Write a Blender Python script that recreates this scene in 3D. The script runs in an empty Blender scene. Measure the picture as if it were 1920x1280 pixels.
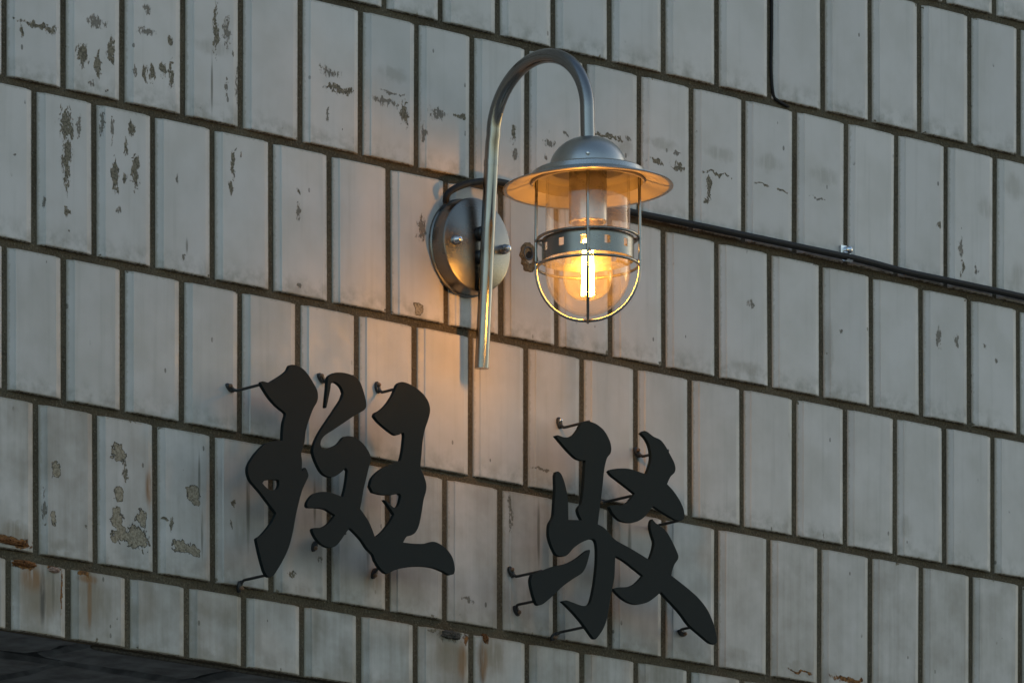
import bpy, bmesh, math, random
from mathutils import Vector, Matrix
random.seed(7)
R = math.radians
SC = bpy.context.scene
COL = SC.collection

# ------------------------------------------------------------------ camera
cam_data = bpy.data.cameras.new('camera')
cam = bpy.data.objects.new('camera', cam_data); COL.objects.link(cam)
cam.location = (-5.83564, -6.65628, 1.6)               # standing across the street, telephoto, upright-corrected
cam.rotation_euler = (R(90), 0, -R(38.47446))
cam_data.sensor_width = 36; cam_data.lens = 272.1518
cam_data.shift_x = 0.83061; cam_data.shift_y = 1.73807
cam_data.clip_start = 0.1; cam_data.clip_end = 2000
SC.camera = cam

# ------------------------------------------------------------------ sky, sun, exposure (dusk)
world = bpy.data.worlds.new('World'); SC.world = world; world.use_nodes = True
wn = world.node_tree.nodes; wl = world.node_tree.links
sky = wn.new('ShaderNodeTexSky'); sky.sky_type = 'NISHITA'; sky.sun_disc = False
SUN_EL, SUN_AZ = R(10), R(72)
sky.sun_elevation = SUN_EL; sky.sun_rotation = SUN_AZ; sky.air_density = 1.0; sky.dust_density = 1.6; sky.ozone_density = 1.0
bg = wn['Background']; bg.inputs[1].default_value = 0.14
wl.new(sky.outputs[0], bg.inputs[0])
sun_data = bpy.data.lights.new('sun', 'SUN'); sun_data.energy = 0.05; sun_data.angle = R(30); sun_data.color = (1.0, .9, .78)
sun = bpy.data.objects.new('sun', sun_data); COL.objects.link(sun)
sdir = Vector((math.sin(SUN_AZ) * math.cos(SUN_EL), math.cos(SUN_AZ) * math.cos(SUN_EL), math.sin(SUN_EL)))
sun.rotation_euler = (-sdir).to_track_quat('-Z', 'Y').to_euler(); sun.location = (0, -8, 9)
vs = SC.view_settings
vs.view_transform = 'Standard'; vs.look = 'None'; vs.exposure = 1.25; vs.gamma = 1.0; vs.use_curve_mapping = False
SC.cycles.use_denoising = True; SC.cycles.max_bounces = 10; SC.cycles.transparent_max_bounces = 24
SC.cycles.sample_clamp_indirect = 4.0; SC.cycles.caustics_reflective = False; SC.cycles.caustics_refractive = False

# ------------------------------------------------------------------ measured layout (metres / millimetres on the wall)
H={-3: [4.6378, 4.6378, 4.6378, 4.6378, 4.6378, 4.6378, 4.6378, 4.6378, 4.6378, 4.6378, 4.6378, 4.6378, 4.6378, 4.6378, 4.6378, 4.6378, 4.6378, 4.6378, 4.6378, 4.6378, 4.6378, 4.6378, 4.6378, 4.6378, 4.6378, 4.6378, 4.6378, 4.6378, 4.6378], -2: [4.4568, 4.4568, 4.4568, 4.4568, 4.4568, 4.4568, 4.4568, 4.4568, 4.4568, 4.4568, 4.4568, 4.4568, 4.4568, 4.4568, 4.4568, 4.4568, 4.4568, 4.4568, 4.4568, 4.4568, 4.4568, 4.4568, 4.4568, 4.4568, 4.4568, 4.4568, 4.4568, 4.4568, 4.4568], -1: [4.2758, 4.2758, 4.2758, 4.2758, 4.2758, 4.2758, 4.2758, 4.2758, 4.2758, 4.2758, 4.2758, 4.2758, 4.2758, 4.2758, 4.2758, 4.2758, 4.2758, 4.2758, 4.2758, 4.2758, 4.2758, 4.2758, 4.2758, 4.2758, 4.2758, 4.2758, 4.2758, 4.2758, 4.2758], 0: [4.102, 4.102, 4.102, 4.102, 4.102, 4.102, 4.102, 4.1021, 4.1021, 4.1021, 4.1022, 4.1023, 4.1024, 4.1025, 4.1026, 4.1028, 4.103, 4.1031, 4.1033, 4.1035, 4.1038, 4.104, 4.1042, 4.1044, 4.1044, 4.1044, 4.1044, 4.1044, 4.1044], 1: [3.9244, 3.9244, 3.9244, 3.9244, 3.9244, 3.9244, 3.9241, 3.9239, 3.9236, 3.9232, 3.9228, 3.9224, 3.922, 3.9215, 3.921, 3.9204, 3.9198, 3.9192, 3.9186, 3.9179, 3.9171, 3.9164, 3.9156, 3.9152, 3.9152, 3.9152, 3.9152, 3.9152, 3.9152], 2: [3.7396, 3.7396, 3.7396, 3.7396, 3.7396, 3.7396, 3.7399, 3.7403, 3.7406, 3.741, 3.7414, 3.7419, 3.7423, 3.7428, 3.7434, 3.7439, 3.7445, 3.7452, 3.7458, 3.7465, 3.7472, 3.7479, 3.7487, 3.7491, 3.7491, 3.7491, 3.7491, 3.7491, 3.7491], 3: [3.5677, 3.5677, 3.5677, 3.5677, 3.5677, 3.5677, 3.5675, 3.5673, 3.5672, 3.5671, 3.5669, 3.5668, 3.5667, 3.5666, 3.5665, 3.5664, 3.5664, 3.5663, 3.5663, 3.5662, 3.5662, 3.5661, 3.5661, 3.5661, 3.5661, 3.5661, 3.5661, 3.5661, 3.5661], 4: [3.3865, 3.3865, 3.3865, 3.3865, 3.3865, 3.3865, 3.387, 3.3875, 3.3879, 3.3882, 3.3885, 3.3886, 3.3887, 3.3887, 3.3886, 3.3884, 3.3881, 3.3877, 3.3873, 3.3867, 3.3861, 3.3854, 3.3846, 3.3842, 3.3842, 3.3842, 3.3842, 3.3842, 3.3842], 5: [3.2973, 3.2973, 3.2973, 3.2973, 3.2973, 3.2973, 3.2973, 3.2973, 3.2973, 3.2973, 3.2973, 3.2973, 3.2973, 3.2973, 3.2973, 3.2973, 3.2973, 3.2973, 3.2973, 3.2973, 3.2973, 3.2973, 3.2973, 3.2973, 3.2973, 3.2973, 3.2973, 3.2973, 3.2973]}
J={0: [-0.3775, -0.2845, -0.1915, -0.0985, -0.0055, 0.0875, 0.1805, 0.2735, 0.3665, 0.4595, 0.5525, 0.6457, 0.7409, 0.8347, 0.9314, 1.0248, 1.1184, 1.2121, 1.308, 1.3934, 1.4847, 1.578, 1.671, 1.764, 1.857, 1.95, 2.043, 2.136], 1: [-0.3231, -0.2301, -0.1371, -0.0441, 0.0457, 0.1358, 0.2305, 0.3213, 0.4167, 0.5142, 0.606, 0.698, 0.7903, 0.8884, 0.9821, 1.0733, 1.1656, 1.2571, 1.3497, 1.4414, 1.5332, 1.6251, 1.7181, 1.8111, 1.9041, 1.9971, 2.0901, 2.1831], 2: [-0.371, -0.278, -0.185, -0.092, 0.001, 0.0923, 0.183, 0.2766, 0.3697, 0.464, 0.5595, 0.6545, 0.7463, 0.8401, 0.9323, 1.0248, 1.1184, 1.2121, 1.3047, 1.3959, 1.4877, 1.577, 1.6695, 1.7625, 1.8555, 1.9485, 2.0415, 2.1345], 3: [-0.3227, -0.2297, -0.1367, -0.0437, 0.0457, 0.1362, 0.2284, 0.32, 0.4132, 0.5081, 0.6025, 0.6954, 0.7885, 0.8838, 0.9766, 1.071, 1.1627, 1.2566, 1.3482, 1.4399, 1.5312, 1.6211, 1.7141, 1.8071, 1.9001, 1.9931, 2.0861, 2.1791], 4: [-0.3685, -0.2755, -0.1825, -0.0895, 0.0035, 0.0939, 0.1871, 0.2774, 0.3697, 0.4631, 0.5586, 0.6528, 0.7454, 0.8383, 0.9323, 1.0248, 1.1174, 1.2102, 1.3023, 1.3944, 1.4874, 1.5804, 1.6734, 1.7664, 1.8594, 1.9524, 2.0454, 2.1384], 5: [-0.3167, -0.2237, -0.1307, -0.0377, 0.053, 0.1441, 0.2363, 0.3264, 0.4192, 0.5116, 0.6042, 0.6963, 0.7903, 0.8838, 0.9768, 1.0698, 1.1628, 1.2558, 1.3488, 1.4418, 1.5348, 1.6278, 1.7208, 1.8138, 1.9068, 1.9998, 2.0928, 2.1858], -1: [-0.331, -0.238, -0.145, -0.052, 0.041, 0.134, 0.227, 0.32, 0.413, 0.506, 0.599, 0.6922, 0.7874, 0.8812, 0.9779, 1.0713, 1.1649, 1.2586, 1.3545, 1.4399, 1.5312, 1.6245, 1.7175, 1.8105, 1.9035, 1.9965, 2.0895, 2.1825], -2: [-0.376, -0.283, -0.19, -0.097, -0.004, 0.089, 0.182, 0.275, 0.368, 0.461, 0.554, 0.6472, 0.7424, 0.8362, 0.9329, 1.0263, 1.1199, 1.2136, 1.3095, 1.3949, 1.4862, 1.5795, 1.6725, 1.7655, 1.8585, 1.9515, 2.0445, 2.1375]}
G={'A': [[[344.6, 3644.0], [348.1, 3645.8], [355.4, 3646.1], [365.7, 3643.8], [374.4, 3638.0], [383.9, 3628.2], [389.1, 3621.3], [390.2, 3614.0], [388.3, 3607.3], [382.5, 3599.1], [375.9, 3585.3], [370.8, 3571.8], [368.6, 3558.7], [365.7, 3550.8], [363.5, 3544.1], [364.7, 3535.7], [364.2, 3523.9], [367.1, 3527.5], [370.0, 3528.9], [373.0, 3525.6], [375.0, 3520.1], [371.6, 3513.5], [365.0, 3501.8], [359.1, 3485.2], [355.0, 3471.3], [350.1, 3451.2], [343.5, 3432.2], [333.5, 3415.2], [323.6, 3401.8], [318.7, 3396.4], [312.8, 3394.2], [308.7, 3395.8], [304.6, 3400.7], [298.1, 3416.8], [293.1, 3433.1], [292.8, 3436.7], [299.7, 3441.2], [308.7, 3449.6], [317.0, 3459.2], [323.6, 3469.9], [313.7, 3478.1], [298.8, 3490.7], [284.1, 3501.4], [279.6, 3508.7], [278.8, 3517.0], [282.8, 3524.8], [291.5, 3535.5], [301.7, 3544.9], [308.9, 3549.5], [322.0, 3553.7], [333.6, 3555.7], [333.6, 3560.3], [335.1, 3575.5], [338.7, 3586.6], [336.5, 3589.0], [324.9, 3594.3], [313.2, 3602.3], [304.6, 3610.7], [299.9, 3616.4], [300.5, 3619.5], [304.6, 3620.2], [311.8, 3620.0], [320.5, 3624.6], [332.1, 3631.6], [340.9, 3638.1]], [[301.8, 3501.9], [304.6, 3504.9], [312.1, 3507.3], [323.6, 3508.8], [327.7, 3508.4], [328.2, 3504.2], [326.1, 3499.1], [322.0, 3496.7], [314.5, 3495.7], [308.7, 3497.4]]], 'B': [[[407.4, 3640.7], [414.8, 3645.3], [423.6, 3647.5], [435.3, 3648.2], [447.2, 3646.8], [456.0, 3642.7], [461.2, 3635.4], [465.7, 3625.2], [467.9, 3617.5], [467.2, 3612.0], [462.0, 3607.5], [450.1, 3601.1], [432.4, 3590.0], [414.8, 3579.0], [401.5, 3570.8], [395.7, 3564.7], [394.2, 3559.1], [396.4, 3555.1], [401.5, 3555.1], [410.3, 3558.0], [420.7, 3562.7], [426.5, 3567.8], [431.0, 3572.6], [438.3, 3575.1], [448.6, 3575.0], [460.5, 3570.8], [469.4, 3563.9], [474.6, 3557.0], [475.3, 3551.8], [472.3, 3543.8], [470.9, 3538.9], [467.2, 3527.6], [463.5, 3515.3], [460.5, 3502.0], [457.9, 3492.5], [464.9, 3486.4], [472.3, 3478.8], [477.5, 3470.8], [482.0, 3462.1], [489.4, 3466.8], [495.8, 3472.1], [506.1, 3482.8], [513.0, 3492.8], [507.5, 3498.2], [496.3, 3508.1], [503.2, 3505.6], [510.2, 3501.9], [514.4, 3501.1], [518.6, 3503.0], [522.1, 3509.1], [524.1, 3516.4], [520.5, 3518.3], [508.8, 3515.4], [492.1, 3513.6], [478.3, 3514.4], [473.6, 3520.8], [476.9, 3530.3], [486.6, 3539.7], [500.5, 3548.1], [514.4, 3554.0], [523.3, 3557.6], [526.0, 3566.0], [528.3, 3578.4], [529.2, 3589.6], [526.0, 3590.6], [521.3, 3587.9], [514.4, 3586.6], [500.5, 3591.8], [486.6, 3598.9], [480.5, 3604.1], [482.4, 3608.0], [490.7, 3612.5], [500.5, 3620.5], [510.2, 3632.3], [515.8, 3642.2], [518.6, 3647.1], [525.5, 3650.6], [535.3, 3650.3], [547.8, 3647.2], [560.4, 3641.3], [568.8, 3633.4], [571.9, 3623.7], [568.8, 3612.2], [563.2, 3599.3], [559.6, 3584.6], [557.6, 3568.2], [556.2, 3553.9], [561.8, 3544.5], [565.4, 3535.9], [565.2, 3527.8], [561.2, 3516.2], [557.6, 3499.5], [553.4, 3484.9], [547.8, 3476.1], [540.8, 3471.8], [533.3, 3469.2], [527.8, 3461.9], [545.0, 3462.7], [561.8, 3464.8], [575.8, 3469.0], [587.0, 3468.0], [601.1, 3461.7], [609.5, 3452.6], [612.6, 3440.8], [610.9, 3434.9], [603.9, 3433.0], [594.1, 3435.5], [575.8, 3438.2], [553.4, 3436.9], [531.1, 3432.7], [514.4, 3427.6], [503.2, 3422.1], [497.7, 3422.5], [489.4, 3427.4], [482.4, 3434.6], [478.9, 3441.2], [469.4, 3447.2], [460.5, 3455.8], [450.1, 3463.0], [441.0, 3467.8], [433.9, 3459.9], [425.8, 3450.3], [419.1, 3444.1], [410.3, 3440.8], [401.5, 3441.3], [392.7, 3444.5], [385.4, 3450.5], [381.0, 3457.4], [383.2, 3460.4], [394.2, 3462.3], [404.5, 3466.9], [411.8, 3473.2], [417.4, 3479.6], [410.3, 3482.1], [401.5, 3484.7], [388.3, 3484.4], [375.1, 3482.9], [372.2, 3485.2], [373.7, 3490.2], [379.6, 3497.3], [386.8, 3501.8], [400.0, 3504.9], [413.3, 3505.0], [422.1, 3503.9], [430.2, 3502.7], [433.2, 3511.3], [436.1, 3523.5], [437.6, 3534.3], [434.6, 3537.2], [429.5, 3532.8], [420.7, 3526.7], [413.3, 3523.6], [405.9, 3523.2], [397.1, 3526.3], [389.8, 3533.9], [383.9, 3543.8], [382.1, 3551.1], [385.4, 3561.1], [394.2, 3575.2], [405.9, 3589.6], [417.7, 3604.1], [427.3, 3616.2], [431.0, 3624.2], [428.7, 3629.2], [423.6, 3633.3], [416.2, 3635.2], [411.1, 3633.2], [409.6, 3624.4], [406.6, 3613.3], [403.7, 3603.5], [401.8, 3604.0], [402.9, 3613.9], [404.7, 3626.9], [405.6, 3636.7]]], 'C': [[[823.3, 3641.6], [829.5, 3645.6], [838.3, 3646.8], [850.8, 3644.8], [863.1, 3638.9], [872.0, 3628.8], [875.1, 3620.4], [873.9, 3613.3], [867.6, 3606.2], [863.1, 3592.4], [860.5, 3574.4], [857.9, 3557.8], [855.1, 3542.4], [852.1, 3525.0], [863.1, 3522.0], [873.9, 3514.6], [884.3, 3509.2], [906.2, 3503.5], [926.2, 3497.6], [940.8, 3493.0], [946.4, 3505.0], [948.8, 3515.2], [945.3, 3523.3], [943.7, 3527.3], [942.0, 3534.0], [943.2, 3540.0], [945.7, 3543.2], [951.1, 3539.3], [959.4, 3536.3], [968.6, 3532.2], [976.6, 3524.5], [984.7, 3514.1], [990.4, 3504.9], [989.7, 3499.9], [983.7, 3492.8], [979.6, 3483.8], [978.6, 3478.9], [994.8, 3472.1], [1011.0, 3464.9], [1027.3, 3456.2], [1041.5, 3444.5], [1050.7, 3431.3], [1056.8, 3416.4], [1057.8, 3407.2], [1054.7, 3404.3], [1045.6, 3405.1], [1027.3, 3413.5], [1009.0, 3422.7], [994.8, 3434.5], [978.6, 3445.3], [960.4, 3456.6], [952.4, 3450.6], [938.3, 3441.8], [922.2, 3437.0], [908.2, 3436.7], [894.2, 3440.6], [883.3, 3446.4], [877.2, 3450.5], [886.3, 3453.1], [902.2, 3455.7], [914.2, 3460.1], [924.2, 3467.6], [929.3, 3472.5], [914.2, 3479.1], [896.2, 3486.7], [881.9, 3490.3], [881.2, 3477.1], [880.2, 3462.9], [876.2, 3448.3], [872.3, 3432.3], [868.3, 3414.9], [862.3, 3401.5], [854.4, 3391.5], [848.8, 3386.2], [844.4, 3386.8], [834.5, 3395.4], [822.7, 3405.2], [806.8, 3416.0], [791.1, 3424.9], [798.9, 3426.9], [810.7, 3425.5], [824.6, 3423.7], [834.5, 3424.9], [839.5, 3429.1], [843.4, 3440.1], [847.4, 3456.0], [850.4, 3477.5], [850.8, 3494.4], [848.8, 3503.2], [844.4, 3506.0], [836.5, 3504.5], [822.7, 3498.6], [810.7, 3490.7], [802.9, 3483.4], [796.9, 3479.6], [787.1, 3478.2], [780.2, 3480.6], [773.3, 3490.2], [769.4, 3499.5], [769.0, 3507.8], [770.5, 3515.2], [776.6, 3524.7], [778.3, 3538.6], [780.1, 3557.7], [779.7, 3573.9], [781.5, 3578.4], [785.4, 3579.6], [790.6, 3576.5], [795.9, 3567.2], [799.8, 3555.2], [801.7, 3541.7], [802.1, 3524.0], [815.3, 3525.3], [825.0, 3526.1], [820.6, 3531.6], [818.0, 3537.5], [819.8, 3541.5], [824.1, 3545.9], [827.7, 3563.9], [829.5, 3582.9], [830.9, 3598.8], [824.1, 3597.9], [815.3, 3599.2], [803.0, 3605.7], [790.6, 3614.0], [780.1, 3621.6], [784.5, 3623.0], [794.1, 3622.0], [803.0, 3623.2], [811.8, 3627.5], [818.9, 3634.8]]], 'D': [[[925.6, 3644.5], [931.4, 3648.2], [937.9, 3647.3], [947.8, 3643.4], [959.4, 3641.0], [967.7, 3635.1], [976.0, 3625.7], [983.5, 3616.2], [985.6, 3609.5], [983.5, 3604.1], [976.9, 3598.5], [971.0, 3589.0], [981.0, 3582.7], [990.9, 3574.1], [998.4, 3564.6], [1001.3, 3555.6], [1000.1, 3550.2], [994.2, 3547.1], [986.0, 3547.3], [972.7, 3550.8], [959.4, 3554.9], [946.7, 3559.1], [939.6, 3551.2], [929.7, 3542.3], [916.5, 3535.7], [903.3, 3533.4], [890.2, 3534.3], [878.7, 3540.4], [871.4, 3548.7], [878.7, 3551.4], [891.8, 3553.1], [900.1, 3555.9], [906.6, 3560.8], [910.8, 3565.4], [915.2, 3570.0], [905.0, 3574.5], [890.2, 3580.7], [875.5, 3586.8], [870.6, 3590.8], [873.9, 3593.6], [886.9, 3596.7], [905.0, 3598.8], [921.5, 3597.6], [935.0, 3595.9], [939.6, 3604.6], [943.2, 3614.4], [943.2, 3622.5], [940.4, 3631.4], [934.6, 3638.8]]], 'E': [[[741.0, 3450.5], [753.7, 3455.6], [777.2, 3464.8], [798.9, 3471.0], [816.7, 3479.5], [830.5, 3489.0], [836.5, 3492.3], [838.9, 3491.5], [837.5, 3485.7], [832.5, 3472.4], [825.6, 3463.1], [810.7, 3454.3], [793.0, 3443.0], [777.2, 3430.5], [761.5, 3418.8], [752.7, 3415.2], [747.8, 3417.1], [741.9, 3429.0], [738.4, 3442.5]]]}
P=[[1, [304.8, 3617.7], [300.6, 3620.8]], [1, [450.6, 3647.4], [443.7, 3655.2]], [1, [538.1, 3648.2], [536.4, 3657.5]], [1, [315.8, 3398.3], [315.0, 3391.3]], [1, [437.7, 3461.7], [433.4, 3451.1]], [1, [534.6, 3441.8], [530.3, 3431.1]], [2, [841.4, 3647.8], [839.6, 3656.6]], [2, [836.0, 3400.1], [830.6, 3394.3]], [2, [1043.8, 3428.3], [1054.1, 3424.9]], [2, [977.0, 3631.1], [974.2, 3635.9]], [2, [917.2, 3568.7], [911.7, 3567.3]], [2, [995.5, 3548.2], [1001.1, 3547.0]], [2, [761.1, 3457.9], [757.5, 3466.4]], [2, [762.9, 3424.1], [769.2, 3416.5]]]
cable=[[0.6393, -0.012, 3.8887], [0.6372, -0.016, 3.8952], [0.6478, -0.016, 3.9039], [0.6719, -0.014, 3.9144], [0.7005, -0.012, 3.9224], [0.7347, -0.009, 3.9271], [0.7681, -0.007, 3.9262], [0.8006, -0.006, 3.9257], [0.8459, -0.006, 3.9263], [0.9006, -0.006, 3.9263], [0.9741, -0.006, 3.9266], [1.0671, -0.006, 3.9277], [1.1606, -0.0065, 3.9281], [1.2554, -0.007, 3.9284], [1.3367, -0.0075, 3.9286], [1.3513, -0.0075, 3.9288], [1.3918, -0.006, 3.9284], [1.4505, -0.006, 3.9265], [1.5494, -0.006, 3.927], [1.6698, -0.006, 3.9271], [1.8538, -0.006, 3.9258], [2.1701, -0.006, 3.9253]]
clip=[1.3439, -0.008, 3.9336]
hole=[0.7867, -0.0, 3.8508]
nut=[[0.6417, -0.024, 3.8404], [0.7226, -0.024, 3.8417]]
wire=[[1.2153, 0.003, 4.2702], [1.2153, 0.003, 4.1908], [1.2144, 0.003, 4.1444], [1.2182, 0.003, 4.1133], [1.2277, 0.003, 4.1069], [1.2449, 0.003, 4.103]]
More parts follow.
